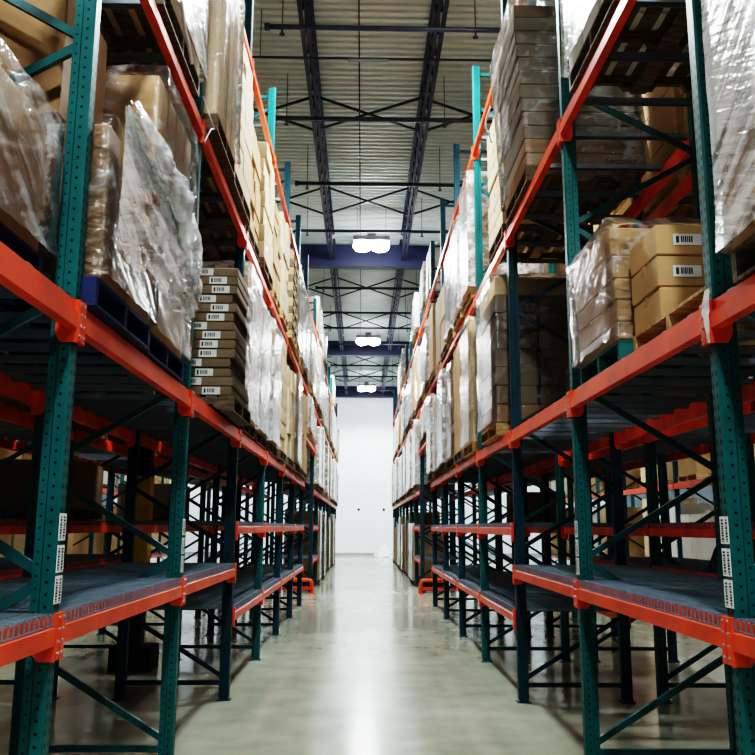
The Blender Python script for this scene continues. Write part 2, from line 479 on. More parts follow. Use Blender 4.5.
# ------------------------------------------------------------------ pallets
PALCOL = {'wood': ('wood', 'pale wooden'), 'dark': ('wood_dark', 'weathered brown wooden'), 'blue': ('blue', 'dark blue'), 'teal': ('pteal', 'teal painted')}
def pallet_parts(w, col):
    k = ('pal', round(w, 2), col)
    if k not in _pm:
        d = 1.02; t = .016; hh = .14; m = MT[PALCOL[col][0]]
        top = MB(); n = 7
        for i in range(n):
            bw = .13 if i in (0, n - 1) else .1; x = i * (d - bw) / (n - 1) if i not in (0,) else 0
            top.box(x, x + bw, 0, w, hh - t, hh)
        bot = MB()
        for x in (0, d / 2 - .06, d - .12): bot.box(x, x + .12, 0, w, 0, t)
        st = MB(); z0, z1 = t + .001, hh - t - .001
        prof = [(.0, z0), (.16, z0), (.19, z0 + .045), (.37, z0 + .045), (.40, z0), (d - .40, z0), (d - .37, z0 + .045), (d - .19, z0 + .045), (d - .16, z0), (d, z0), (d, z1), (0, z1)]
        st.extrude(prof, 'y', 0, .04) if False else None
        nn = len(prof); vs = [(a, y, b) for y in (0, .042) for a, b in prof]
        st.add(vs, [(i, (i + 1) % nn, nn + (i + 1) % nn, nn + i) for i in range(nn)] + [tuple(range(nn))[::-1], tuple(range(nn, 2 * nn))])
        allm = MB()
        for q in (top, bot): allm.add(q.v, q.f)
        for y in (0, w / 2 - .021, w - .042): allm.add([(a, b + y, c) for a, b, c in st.v], st.f)
        _pm[k] = (top.mesh('top_deck', m, fix=True), bot.mesh('bottom_deck', m, fix=True), st.mesh('stringer', m, fix=True), allm.mesh('pallet', m, fix=True))
    return _pm[k]
def flip_parts(w, col):
    k = ('palf', round(w, 2), col)
    if k not in _pm:
        out = []
        for me in pallet_parts(w, col):
            m2 = me.copy()
            for v in m2.vertices: v.co.x = -v.co.x
            m2.flip_normals(); out.append(m2)
        _pm[k] = tuple(out)
    return _pm[k]
def pallet(s, x, y, z, w, col, phrase, near):
    ms = pallet_parts(w, col) if s > 0 else flip_parts(w, col)
    lab = f'{PALCOL[col][1]} pallet under the load, {phrase}'
    if not near:
        return tag(put('pallet', ms[3], None, (x, y, z)), lab, 'pallet', 'pallets on the racks')
    r = thing('pallet', lab, 'pallet', (x, y, z), 'pallets on the racks')
    put('top_deck', ms[0], r); put('bottom_deck', ms[1], r)
    for yy in (0, w / 2 - .021, w - .042): put('stringer', ms[2], r, (0, yy, 0))
    return r

# ------------------------------------------------------------------ cartons, film and loads
CARTONS = []     # dicts, built after all loads are known
_cm = {}
def carton_geo(b, dx, dy, dz, mi=0, ox=0, oy=0, oz=0, detailed=True):
    """box with rounded edges, a flap seam on its top and a slightly bulged body"""
    hx, hy = dx / 2, dy / 2; e = min(.008, dz * .12)
    if not detailed:
        b.box(ox - hx, ox + hx, oy - hy, oy + hy, oz, oz + dz, mi); return
    ring = lambda i, z: [(ox + sx * (hx - i), oy + sy * (hy - i), oz + z) for sx, sy in ((-1, -1), (1, -1), (1, 1), (-1, 1))]
    def oct_ring(ins, z, bul=0):
        a, c = hx - ins + bul, hy - ins + bul; q = e * .7
        return [(ox - a + q, oy - c, oz + z), (ox + a - q, oy - c, oz + z), (ox + a, oy - c + q, oz + z), (ox + a, oy + c - q, oz + z),
                (ox + a - q, oy + c, oz + z), (ox - a + q, oy + c, oz + z), (ox - a, oy + c - q, oz + z), (ox - a, oy - c + q, oz + z)]
    rings = [oct_ring(e, 0), oct_ring(0, e), oct_ring(0, dz * .5, .002), oct_ring(0, dz - e), oct_ring(e, dz)]
    vs = [p for r in rings for p in r]; fs = []
    for r in range(4):
        for i in range(8): fs.append((r * 8 + i, r * 8 + (i + 1) % 8, (r + 1) * 8 + (i + 1) % 8, (r + 1) * 8 + i))
    fs += [tuple(range(8))[::-1], tuple(range(32, 40))]
    b.add(vs, fs, mi)
def carton_mesh(dx, dy, dz, mat):
    k = (round(dx, 2), round(dy, 2), round(dz, 2), mat)
    if k not in _cm:
        b = MB(); carton_geo(b, dx, dy, dz); _cm[k] = b.mesh('carton', MT[mat])
    return _cm[k]
def tape_mesh(dx, dy, dz, s):
    """tape across the top seam and down the two ends of the box that face the aisle and the near end"""
    k = ('t', round(dx, 2), round(dy, 2), round(dz, 2), s)
    if k not in _cm:
        b = MB(); w = min(.03, dy * .12); hx, hy = dx / 2, dy / 2; t = .0026; dn = dz * .3
        b.box(-hx, hx, -w, w, dz, dz + .0012)
        for sx in (-1, 1): b.box(min(sx * hx, sx * (hx + t)), max(sx * hx, sx * (hx + t)), -w, w, dz - dn, dz)
        _cm[k] = b.mesh('tape', MT['tape'])
    return _cm[k]
def barcode_mesh(w, h, thick=.0035):
    """white sheet with a printed bar code; lies in the xz plane, facing -y"""
    k = ('bc', round(w, 3), round(h, 3))
    if k not in _cm:
        b = MB(); b.box(-w / 2, w / 2, -thick, 0, -h / 2, h / 2)
        rr = random.Random(5); x = -w * .22; y0, y1 = -thick - .0012, -thick
        while x < w * .2:
            t = rr.choice((.06, .1, .16)) * w * .3; b.box(x, x + t, y0, y1, -h * .26, h * .3, 1); x += t + w * .03
        b.box(-w * .4, -w * .3, y0, y1, -h * .3, h * .3, 1)
        _cm[k] = b.mesh('shipping_label', [MT['paper'], MT['ink']])
    return _cm[k]

FILMN = [0]
def film_box(s, xf, y0, y1, z0, z1, depth, phrase, mat='film', wr=.01, lean=0, seed=0):
    b = MB(); d = depth; w = y1 - y0; h = z1 - z0
    per = [(-.028, -.028), (d + .028, -.028), (d + .028, w + .028), (-.028, w + .028)]
    pts = []
    for i in range(4):
        a, c = per[i], per[(i + 1) % 4]
        for j in range(14): pts.append((a[0] + (c[0] - a[0]) * j / 14, a[1] + (c[1] - a[1]) * j / 14))
    n = len(pts); nz_ = 14
    off = Vector((seed * 3.7, seed * 1.3, 0))
    for iz in range(nz_ + 1):
        z = h * iz / nz_
        for (px, py) in pts:
            cx, cy = px - d / 2, py - w / 2
            l = math.hypot(cx, cy); k = mnoise.noise(Vector((px * 3 + py * 2.1, z * 5 + py * 2, px - py)) + off)
            k2 = mnoise.noise(Vector((px * 9, py * 9, z * 4)) + off)
            a = wr * (.5 + .5 * k) + wr * .5 * (.5 + .5 * k2)
            bx = (1 if px > d else -1 if px < 0 else 0); by = (1 if py > w else -1 if py < 0 else 0)
            low = max(0, .12 - iz / nz_) * .1
            b.v.append((px + bx * (a + low) - lean * (z / h), py + by * (a + low), z + (.05 * abs(k) if iz == nz_ else (.03 * abs(k2) if iz == 0 else 0))))
    for iz in range(nz_):
        for i in range(n):
            q = iz * n + i; q2 = iz * n + (i + 1) % n
            b.f.append((q, q2, q2 + n, q + n)); b.m.append(0)
    # loose top skirt
    base = nz_ * n
    if 'edge' in phrase or 'first pallet' in phrase: pts = []
    for (px, py) in pts:
        cx, cy = px - d / 2, py - w / 2
        b.v.append((d / 2 + cx * .75 - lean, w / 2 + cy * .75, h + .03 + .02 * mnoise.noise(Vector((px * 5, py * 5, seed)))))
    for i in range(len(pts)):
        b.f.append((base + i, base + (i + 1) % n, base + n + (i + 1) % n, base + n + i)); b.m.append(0)
    if s < 0: b.mirror_x()
    o = put('stretch_wrap', b.mesh('stretch_wrap', MT[mat], smooth=True), None, (xf, y0, z0))
    return tag(o, f'clear plastic stretch wrap around the load, {phrase}', 'plastic wrap', 'stretch wrap on the loads')

LOADN = 0
def load(s, row, z, y0, y1, h, phrase, nx=2, ny=2, nz=4, mat='tan', pal='wood', film=None, inset=-.04, depth=1.0, lean=0, jit=.012,
         labels=False, pallet_on=True, zbase=None, near=None, mats=None, text=False, hz=None, palw=None, tape=True, print_all=False):
    global LOADN
    LOADN += 1; sd = LOADN
    rr = random.Random(sd * 11 + 3)
    xf = ROWX[(s, row)] + s * inset
    zb = z + .009 if zbase is None else zbase
    near = (y0 < 14 and row == 1) if near is None else near
    if pallet_on:
        pallet(s, xf, y0 if palw is None else palw[0], zb, (y1 - y0) if palw is None else palw[1] - palw[0], pal, phrase, near)
        zb += .1405
    cd, cw = depth / nx, (y1 - y0) / ny
    hs = hz or [h / nz] * nz
    zz = zb
    for c in range(len(hs)):
        ch = hs[c]
        for i in range(nx):
            for j in range(ny):
                if i > 0 and j > 0: continue
                g = .006
                ju = rr.uniform(-jit, jit) * .7; jv = rr.uniform(-jit, jit) * .35
                u = (i + .5) * cd + ju - lean * ((zz - zb + ch / 2) / max(h, .01)); v = y0 + (j + .5) * cw + jv
                m = (mats[c % len(mats)] if mats else mat)
                dx, dy = cd - g - abs(ju) * 2.4 - .004, cw - g - abs(jv) * 2.4 - .004
                if nx > 1 and i == 0 and False: pass
                pos = '' if nx == 1 and ny == 1 else (f'front column {NUM[j + 1]}, ' if i == 0 else f'end column {NUM[i + 1]}, ')
                if nx == 1 and ny == 1 and len(hs) == 1: lab = f'single {m} cardboard carton on its pallet, {phrase}'
                else:
                    cn = {'tan': 'tan', 'pale': 'pale', 'brown': 'brown', 'grey': 'grey-brown', 'white': 'white'}[m]
                    lab = f'{cn} carton, {ORD[c + 1]} course up, {pos}{phrase}'
                CARTONS.append(dict(loc=(xf + s * u, v, zz + .001), dim=(dx, dy, ch - .003), mat=m, label=lab, row=row, s=s, front=i == 0, near=j == 0,
                                    barcode=labels and j == 0, sd=rr.random(), text=text and c in (0, 1) and j == 0, tape=tape and ch > .16, group='cartons of the load, ' + phrase))
        zz += ch
    if film:
        film_box(s, xf, y0, y1, zb + .004, zz + .015, depth, phrase, film, lean=lean, seed=sd)

L_, R_ = -1, 1
# --- left main shelf
load(L_, 1, 2.69, 2.42, 3.48, .62, 'left main shelf, first bay at the edge', nx=2, ny=2, nz=1, mat='brown', pal='blue', film='film_thin', inset=.09)
load(L_, 1, 2.69, 3.79, 4.70, .80, 'left main shelf, second bay first pallet', nx=2, ny=2, nz=1, mat='brown', pal='blue', film='film_thin', inset=-.06, palw=(3.74, 4.74))
load(L_, 1, 2.69, 3.80, 4.46, .86, 'left main shelf, set back atop first pallet', nx=1, ny=1, hz=[.78], nz=1, mat='brown', pallet_on=False, zbase=2.69 + .15 + .85, inset=.2, depth=.7)
load(L_, 1, 2.69, 2.45, 3.30, .86, 'left main shelf, set back atop edge pallet', nx=1, ny=1, hz=[.86], nz=1, mat='brown', pallet_on=False, zbase=2.69 + .15 + .66, inset=.3, depth=.7)
load(L_, 1, 2.69, 4.82, 5.80, 1.66, 'left main shelf, second bay tall pallet', nx=2, ny=2, nz=2, hz=[.83, .83], mat='tan', pal='blue', film='film_thin', inset=-.03)
load(L_, 1, 2.69, 7.30, 8.42, 1.19, 'left main shelf, third bay', nx=1, ny=1, nz=14, mat='grey', pal='dark', film=None, inset=-.16, jit=.04, labels=True, lean=.0, tape=False)
load(L_, 1, 2.69, 6.5, 7.2, 1.45, 'left main shelf, dark boxes in third bay', nx=1, ny=1, nz=3, mat='grey', pal='dark', inset=.35, depth=.68)
# --- left upper shelf
load(L_, 1, 4.87, 4.66, 5.80, 1.6, 'left upper shelf, second bay far pallet', nx=1, ny=1, nz=12, mat='pale', pal='dark', film='film', inset=-.05)
load(L_, 1, 4.87, 6.31, 7.24, 1.62, 'left upper shelf, third bay near pallet', nx=3, ny=4, nz=1, hz=[1.62], mat='pale', pal='dark', film='film_thin', inset=-.10, jit=.02)
load(L_, 1, 4.87, 7.36, 8.50, 1.6, 'left upper shelf, third bay far pallet', nx=2, ny=2, nz=8, mat='pale', pal='dark', inset=-.08, jit=.03)
# --- right main shelf
load(R_, 1, 2.69, 2.25, 3.30, 1.78, 'right main shelf, tall load at the edge', nx=2, ny=3, nz=3, hz=[.5, .62, .66], mat='tan', pal='dark', film='film', inset=-.02)
load(R_, 1, 2.69, 4.42, 4.88, .55, 'right main shelf, three box pile', nx=1, ny=1, nz=3, mat='tan', pal='wood', inset=.08, depth=.56, palw=(3.74, 4.88), labels='wide', jit=.015)
load(R_, 1, 2.69, 4.96, 5.90, .74, 'right main shelf, teal pallet', nx=1, ny=1, nz=5, mats=['brown', 'tan', 'tan', 'tan', 'tan'], hz=[.12, .14, .14, .15, .19], pal='teal', film='film_thin', inset=.02, jit=.03, lean=.03)
load(R_, 1, 2.69, 9.10, 10.3, 1.68, 'right main shelf, grey stack in fourth bay', nx=2, ny=1, nz=8, mats=['brown'] + ['grey'] * 6 + ['pale'], pal='wood', film='film_thin', inset=-.08, jit=.02)
# --- right upper shelf
load(R_, 1, 4.87, 2.5, 3.36, 1.6, 'right upper shelf, edge load', nx=1, ny=1, nz=4, mat='white', pal='dark', inset=-.04)
load(R_, 1, 4.87, 4.5, 5.66, 1.4, 'right upper shelf, second bay far pallet', nx=2, ny=3, nz=2, mat='white', pal='dark', inset=-.04, film='film_thin')
load(R_, 1, 4.87, 7.24, 8.36, 1.68, 'right upper shelf, third bay', nx=1, ny=1, nz=14, hz=[.14] * 12, mats=['brown', 'brown'] + ['grey'] * 10, depth=1.12, pal='dark', film='film_thin', inset=-.05, lean=.1, jit=.012, text=True)

load(R_, 1, 4.87, 8.72, 9.70, 1.5, 'right upper shelf, fourth bay near pallet', nx=1, ny=1, nz=8, mat='pale', pal='dark', inset=-.03, jit=.02)
load(R_, 1, 4.87, 11.24, 12.22, 1.72, 'right upper shelf, fifth bay near pallet', nx=2, ny=1, nz=5, mat='tan', pal='wood', film='film', inset=-.05, jit=.02)

# --- the rest of the front rows, bay by bay
rr = random.Random(21)
def random_load(s, z, k, j, lev):
    y0 = PY(k, s) + .15 + (.0 if j == 0 else 1.18); w = rr.uniform(.96, 1.03)
    if k == 7: y0 = PY(k, s) + .15 + j * 1.2
    hmax = {2.69: 1.86, 3.78: .8, 4.87: 1.62, 6.93: 1.1, 7.05: 1.1}[z]
    h = hmax * rr.uniform(.74, .99)
    st = rr.choice(('big', 'mid', 'mid', 'flat', 'tall'))
    far = k >= 6
    nx, ny, nz = {'big': (2, 2, 3), 'mid': (2, 2, 4), 'flat': (1, 1, 8), 'tall': (2, 2, 2)}[st]
    if far: nz = max(2, nz - 1)
    if h < 1: nz = max(1, nz - 2)
    mat = rr.choice(('tan', 'pale', 'tan', 'pale', 'brown', 'white')); fl = rr.choice(('film', 'film', 'film', 'film_thin', None))
    if s < 0 and z == 4.87 and k in (3, 4): fl, mat, (nx, ny, nz) = None, ('tan', 'pale')[j], (2, 2, 7)
    pn = 'near' if j == 0 else 'middle' if (k == 7 and j == 1) else 'far'
    load(s, 1, z, y0, y0 + w, h, f'{SN[s]} {LN[z]}, {ORD[k + 1]} bay {pn} pallet', nx=nx, ny=ny, nz=nz, mat=mat, pal=rr.choice(('wood', 'dark', 'dark')), film=fl,
         inset=rr.uniform(-.1, -.02), jit=.025)
for s in (-1, 1):
    for k in range(3, NB):
        if k != 7:
            if not (s > 0 and k == 3):
                for j in (0, 1): random_load(s, 2.69, k, j, 2)
        else:
            for j in (0, 1, 2): random_load(s, 3.78, k, j, 2)
        for j in ((0, 1) if k != 7 else (0, 1, 2)):
            if (s, k, j) not in ((-1, 5, 0), (1, 3, 0), (1, 3, 1), (1, 4, 0)): random_load(s, 4.87, k, j, 3)
    for k in ((8, 9, 13) if s < 0 else (7, 8, 11, 12)):
        for j in (0, 1): random_load(s, LV_TOP[s], k, j, 4)
    # goods standing on the floor at the far end of the row
    for k in range(9, NB):
        for j in (0, 1):
            y0 = PY(k, s) + .15 + j * 1.18; h = rr.uniform(1.5, 2.1)
            load(s, 1, 0, y0, y0 + .98, h, f'{SN[s]} row floor, {ORD[k + 1]} bay {"near" if j == 0 else "far"} pallet', nx=1, ny=rr.choice((1, 2)), nz=rr.choice((2, 3, 4)),
                 mat=rr.choice(('tan', 'brown', 'grey', 'pale')), pal='dark', film=rr.choice((None, None, 'film_thin')), inset=rr.uniform(-.06, .02), zbase=.002)
for q in range(11):
    pallet(-1, XF[-1] + .08, PY(5, -1) + .2 + rr.uniform(-.02, .02), 4.88 + q * .1408, 1.02, ('wood', 'dark')[q % 2], f'{ORD[q + 1]} up in empty pallet stack, left upper shelf sixth bay', False)
for o in bpy.data.objects:
    if 'empty pallet stack' in o.get('label', ''): o['label'] = o['label'].replace(' under the load', ''); o['group'] = 'stack of empty pallets'
# --- back rows
for s in (-1, 1):
    for k in range(1, 8):
        for j in (0, 1):
            if rr.random() < .85:
                y0 = PY(k, s) + .15 + j * 1.18
                load(s, 2, 2.69, y0, y0 + 1.05, rr.uniform(1.0, 1.7), f'{SN[s]} second row main shelf, {ORD[k + 1]} bay {"near" if j == 0 else "far"} pallet', nx=1, ny=1, nz=3,
                     mat=rr.choice(('grey', 'brown', 'tan')), pal='wood', inset=.05, near=False)
            if rr.random() < .9:
                y0 = PY(k, s) + .15 + j * 1.18
                load(s, 2, 4.87, y0, y0 + 1.05, rr.uniform(1.0, 1.6), f'{SN[s]} second row upper shelf, {ORD[k + 1]} bay {"near" if j == 0 else "far"} pallet', nx=1, ny=1, nz=3,
                     mat=rr.choice(('pale', 'tan', 'tan')), pal='wood', inset=.05, near=False)
    for k in ((3, 5) if s < 0 else (6,)):
        y0 = PY(k, s) + .3
        load(s, 2, 1.74, y0, y0 + 1.05, .5, f'{SN[s]} second row eye-level shelf, {ORD[k + 1]} bay', nx=1, ny=2, nz=1, mat='grey', pal='dark', inset=.05, near=False)
    for k in range(3, 12):
        for z, hh in ((.75, 1.6), (2.69, 1.5), (4.87, 1.5)):
            for j in (0, 1):
                if rr.random() < (.8 if z > 1 else .85):
                    y0 = PY(k, s) + .15 + j * 1.18
                    load(s, 3, z, y0, y0 + 1.05, hh * rr.uniform(.6, 1), f'{SN[s]} third row {LN[z]}, {ORD[k + 1]} bay {"near" if j == 0 else "far"} pallet', nx=1, ny=2,
                         nz=rr.choice((2, 3, 4)), mat=rr.choice(('pale', 'tan', 'tan', 'white')), pal='wood', inset=.03, near=False)

# --- build the cartons: the 300 that show largest one by one, the rest as one mass
def size(c):
    x, y, z = c['loc']; d2 = x * x + y * y + (z - H) ** 2
    dx, dy, dz = c['dim']
    a = (dy * dz * abs(x) / math.sqrt(d2) if c['front'] else 0) + (dx * dz * y / math.sqrt(d2) if c['near'] else 0)
    w = {1: 1, 2: .12, 3: .15}[c['row']]
    el = (z - H) / max(y, .1)
    if el > .78 or abs(x) / max(y, .1) > .52: w *= .02
    return a / d2 * w
CARTONS.sort(key=size, reverse=True)
rest = MB(); MI = ['tan', 'pale', 'brown', 'grey', 'white']
for n, c in enumerate(CARTONS):
    dx, dy, dz = c['dim']
    if n < 300:
        o = put('carton', carton_mesh(dx, dy, dz, c['mat']), None, c['loc']); tag(o, c['label'], 'carton', c['group'])
        if n < 200 and c['tape']: put('tape', tape_mesh(dx, dy, dz, c['s']), o)
        if c['barcode'] == 'wide':
            put('shipping_label', barcode_mesh(.2, dz * .9), o, (c['s'] * (dx / 2 - .155), -dy / 2 - .0022, dz * .5))
        elif c['barcode']:
            put('shipping_label', barcode_mesh(.16, min(.066, dz * .8)), o, (-c['s'] * (dx / 2 - .14 - .24 * c['sd']), -dy / 2 - .0022, dz * .5))
        if c['text']:
            cu = bpy.data.curves.new('printed_name', 'FONT'); cu.body = 'Sentillise'; cu.size = .085; cu.shear = .35; cu.align_x = 'CENTER'; cu.extrude = .0006
            tmp = bpy.data.objects.new('tmp', cu); C.objects.link(tmp)
            me = bpy.data.meshes.new_from_object(tmp, depsgraph=bpy.context.evaluated_depsgraph_get()); me.materials.clear(); me.materials.append(MT['ink'])
            bpy.data.objects.remove(tmp)
            put('printed_name', me, o, (c['s'] * .34, -dy / 2 - .0032, dz * .3), (PI / 2, 0, 0))
    else:
        carton_geo(rest, dx, dy, dz, MI.index(c['mat']), *c['loc'], detailed=False)
o = put('stacked_cartons', rest.mesh('stacked_cartons', [MT[m] for m in MI])); tag(o, 'brown and pale cartons stacked along the distant racks', 'cartons', None, 'stuff')

# ------------------------------------------------------------------ loose film, straps and small things
def wr(u, v, a, f, sd): return a * mnoise.noise(Vector((u * f, v * f * 1.7, sd)))
def flap(u, v):
    y = 3.77 + u * 1.5
    top = 3.72 - .40 * u ** 1.1 - .25 * max(0, u - .6)
    if .30 < u < .46: top += .05 * (1 - abs(u - .38) / .08)
    z = top + (2.97 - top) * v
    out = min(1, .15 + u * 2)
    x = -1.306 + .135 + .05 * min(1, u * 2) + .035 * math.sin(PI * min(1, v * 1.2)) * out
    x += (wr(u, v, .03, 7, 2.0) + wr(u, v, .016, 19, 9.0)) * out
    return (x, y, z + wr(u, v, .03, 9, 5.0))
def lip(u, v):
    x, y, z = flap(u, 0)
    a = v * 5.2; rad = .035 + .045 * math.sin(PI * u) ** .6 * (1 + wr(u, v, .8, 9, 1))
    return (x + .012 + rad * (1 - math.cos(a)) * .6, y + wr(u, v, .03, 14, 7), z - rad * math.sin(a) * 1.5 - .05 * v + wr(u, v, .04, 12, 3))
r_ = thing('loose_film', 'torn clear film billowing off the boxes on the blue pallet', 'plastic wrap')
b = MB(); b.grid(flap, 48, 26); put('sheet', b.mesh('sheet', MT['film'], smooth=True), r_)
b = MB(); b.grid(lip, 60, 16); put('bunched_edge', b.mesh('bunched_edge', MT['film_thick'], smooth=True), r_, label='bunched white upper edge of the film')

def strap(name, label, pts, r=.006):
    b = MB(); P = [Vector(p) for p in pts]; q = []
    for i in range(len(P) - 1):
        p0, p1, p2, p3 = P[max(i - 1, 0)], P[i], P[i + 1], P[min(i + 2, len(P) - 1)]
        for t in range(8):
            t /= 8
            q.append(.5 * ((2 * p1) + (p2 - p0) * t + (2 * p0 - 5 * p1 + 4 * p2 - p3) * t * t + (3 * p1 - p0 - 3 * p2 + p3) * t ** 3))
    q.append(P[-1]); b.tube(q, r, 6)
    return tag(put(name, b.mesh(name, MT['strap'], smooth=True)), label, 'strap', 'loose plastic straps')
strap('plastic_strap', 'white strap hanging in a loop from the upper left pallet', [(-1.27, 6.0, 5.0), (-1.22, 6.1, 4.86), (-1.23, 6.3, 4.88), (-1.22, 6.12, 4.78), (-1.24, 6.0, 4.62)])
strap('plastic_strap', 'long white strap hanging down beside the upper left load', [(-1.22, 4.55, 5.3), (-1.19, 4.75, 5.1), (-1.2, 5.0, 4.95), (-1.2, 5.15, 4.9), (-1.21, 5.3, 4.86)], .012)
strap('plastic_strap', 'curly white strap dangling from the upper right load', [(1.36, 8.3, 6.2), (1.32, 8.42, 6.05), (1.37, 8.45, 5.95), (1.33, 8.3, 5.9), (1.38, 8.4, 5.83), (1.41, 8.5, 5.92)], .009)
b = MB()
b.grid(lambda u, v: (1.5595 - .045 + wr(u, v, .008, 4, 3) - .004, 3.47 + .07 * v * .4 + u * .085 * (1 - .85 * abs(v - .35) / .65), 2.73 - .24 * v), 6, 14)
tag(put('torn_tag', b.mesh('torn_tag', MT['strap'], smooth=True)), 'torn white plastic tag stuck on the orange connector at right', 'tag')

b = MB()
b.grid(lambda u, v: (-1.146 + .085 + wr(u, v, .016, 6, 4.4) + wr(u, v, .008, 22, 1.4), 7.34 + 1.06 * u, 2.92 + 1.06 * v + wr(u, v, .03, 8, 2.2) * v), 26, 30)
tag(put('loose_film', b.mesh('loose_film', MT['film'], smooth=True)), 'wrinkled clear film on the aisle face of the stack with barcode labels', 'plastic wrap')

# navy tarpaulin bundle on the right back-row shelf
b = MB()
def mound(u, v):
    a = u * 2 * PI; r = (1 - v) ** .55; h = .34 * (1 - (1 - v) ** 1.8)
    k = 1 + .14 * mnoise.noise(Vector((math.cos(a) * 2, math.sin(a) * 2, v * 3)))
    return (3.42 + .42 * r * k * math.cos(a), 7.2 + .55 * r * k * math.sin(a), 1.332 + h * k)
b.grid(mound, 28, 12)
tag(put('tarpaulin_bundle', b.mesh('tarpaulin_bundle', MT['bag'], smooth=True)), 'dark navy tarpaulin bundle on the low shelf of the second right row', 'bundle')

# orange tube guards at the crossing
def guard(s):
    x = XF[s]; y = 22.0
    r = thing('rack_guard', f'orange bent tube guard on the floor at the {SN[s]} crossing', 'guard rail', (x, y, 0), None)
    for nm, z in (('upper_rail', .34), ('lower_rail', .13)):
        b = MB()
        if z > .2:
            pts = [(-s * .03, 0, .012)] + [(-s * .03, 0, z - .1)] + [(-s * .03 + s * .1 * (1 - math.cos(t)), 0, z - .1 + .1 * math.sin(t)) for t in (PI / 8, PI / 4, 3 * PI / 8, PI / 2)] + [(s * 1.12, 0, z)]
        else: pts = [(s * .02, 0, z), (s * 1.12, 0, z)]
        b.tube(pts, .048, 14); put(nm, b.mesh(nm, MT['orange'], smooth=True), r)
    b = MB(); b.tube([(s * 1.12, 0, .012), (s * 1.12, 0, .39)], .048, 14); put('end_post', b.mesh('end_post', MT['orange'], smooth=True), r)
    for xx in (-s * .03, s * 1.12):
        b = MB(); b.box(xx - .09, xx + .09, -.09, .09, .001, .013); put('base_plate', b.mesh('base_plate', MT['orange']), r)
guard(-1); guard(1)

# steel column with a yellow sleeve standing in the gap behind the left row
r = thing('steel_column', 'dark steel column with a yellow sleeve behind the left row', 'column', (-2.73, 10.45, 0))
b = MB(); b.box(-.09, .09, -.09, .09, .28, 10.1); put('shaft', b.mesh('shaft', MT['pipe']), r)
b = MB(); b.box(-.11, .11, -.11, .11, .9, 2.3); put('sleeve', b.mesh('sleeve', MT['yellow']), r, label='yellow protective sleeve')
b = MB(); b.box(-.25, .25, -.2, .2, 0, .28); put('plinth', b.mesh('plinth', MT['black']), r)

# ------------------------------------------------------------------ building shell
YW = 50.0; XW = 15.0; ZD = 10.47; Y0 = -6
b = MB(); b.box(-XW, XW, Y0, YW + .2, -.1, 0); struct('floor', b.mesh('floor', MT['floor']))
b = MB(); b.box(-XW, XW, YW, YW + .2, 0, ZD); struct('wall_back', b.mesh('wall_back', MT['wall']))
for nm, x in (('wall_left', -XW), ('wall_right', XW - .2)):
    b = MB(); b.box(x, x + .2, Y0, YW, 0, ZD); struct(nm, b.mesh(nm, MT['wall_side']))
b = MB(); b.box(-XW + .2, XW - .2, YW - .03, YW, 0, .2); struct('baseboard_back', b.mesh('baseboard_back', MT['kick']))
b = MB()                                           # ribbed roof deck, ribs across the aisle
prof = []; y = Y0; p = .19
while y < YW:
    prof += [(y, ZD), (y + .055, ZD), (y + .075, ZD + .045), (y + .17, ZD + .045)]; y += p
n = len(prof)
vs = [(x, a, c) for x in (-XW, XW) for a, c in prof]
b.add(vs, [(i, i + 1, n + i + 1, n + i) for i in range(n - 1)])
struct('ceiling', b.mesh('ceiling', MT['deck']))

GY = [10.75, 24.0, 37.2, 49.6]
for i, gy in enumerate(GY):
    zb_, zt = 9.45, 10.12
    r = thing('roof_girder', ['dark blue roof girder overhead nearest the camera', 'dark blue roof girder behind the largest lamp', 'dark blue roof girder behind the second lamp', 'dark blue roof girder along the top of the white end wall'][i], 'girder', (0, gy, zb_))
    for nm, bx in (('bottom_flange', (-XW + .21, XW - .21, 0, .3, 0, .03)), ('top_flange', (-XW + .21, XW - .21, 0, .3, zt - zb_ - .03, zt - zb_)), ('web', (-XW + .21, XW - .21, .01, .03, .03, zt - zb_ - .03)),
                   ('mounting_plate', (-XW + .2, -XW + .21, -.05, .35, -.05, zt - zb_)), ('mounting_plate', (XW - .21, XW - .2, -.05, .35, -.05, zt - zb_))):
        b = MB(); b.box(*bx); put(nm, b.mesh(nm, MT['girder']), r)

JX = [-.98 + 2.17 * i for i in range(-3, 5)]
def joist(x, y0, y1, label):
    r = thing('roof_joist', label, 'joist', (x, y0, 9.62), 'roof joists'); L = y1 - y0
    for nm, z in (('bottom_chord', 0), ('top_chord', .80)):
        b = MB()
        for sx in (-1, 1):
            b.box(min(sx * .02, sx * .085), max(sx * .02, sx * .085), 0, L, z, z + .012); b.box(min(sx * .02, sx * .032), max(sx * .02, sx * .032), 0, L, z + (.012 if z == 0 else -.06), z + (.075 if z == 0 else 0))
        put(nm, b.mesh(nm, MT['steel']), r)
    b = MB(); n = int(L / .6); st = L / n
    for i in range(n):
        a = (0, i * st, .03); m = (0, (i + .5) * st, .76); c = (0, (i + 1) * st, .03)
        b.bar(a, m, .03, .03); b.bar(m, c, .03, .03)
    put('web', b.mesh('web', MT['steel']), r)
SEG = [(11.1, 23.95, 'first'), (24.35, 37.15, 'second'), (37.55, 49.55, 'third')]
for (y0, y1, sg) in SEG:
    for i, x in enumerate(JX):
        joist(x, y0, y1, f'blue-grey open web roof joist, {ORD[i + 1]} from left in the {sg} roof bay')
def cross(i, y, n):
    x0, x1 = JX[i] + .05, JX[i + 1] - .05
    r = thing('cross_bracing', f'crossed bracing rods, {ORD[n]} set from the camera, gap {NUM[i + 1]} from left', 'bracing', (x0, y, 9.62), 'crossed rods between the roof joists')
    for dy, a, c in ((0, .04, .76), (.05, .76, .04)):
        b = MB(); b.bar((0, dy, a), (x1 - x0, dy, c), .042, .042); put('rod', b.mesh('rod', MT['pipe']), r)
for n, y in enumerate((15.7, 20.3, 28.2, 33.0, 41.0, 45.5)):
    for i in range(1, 6): cross(i, y, n + 1)
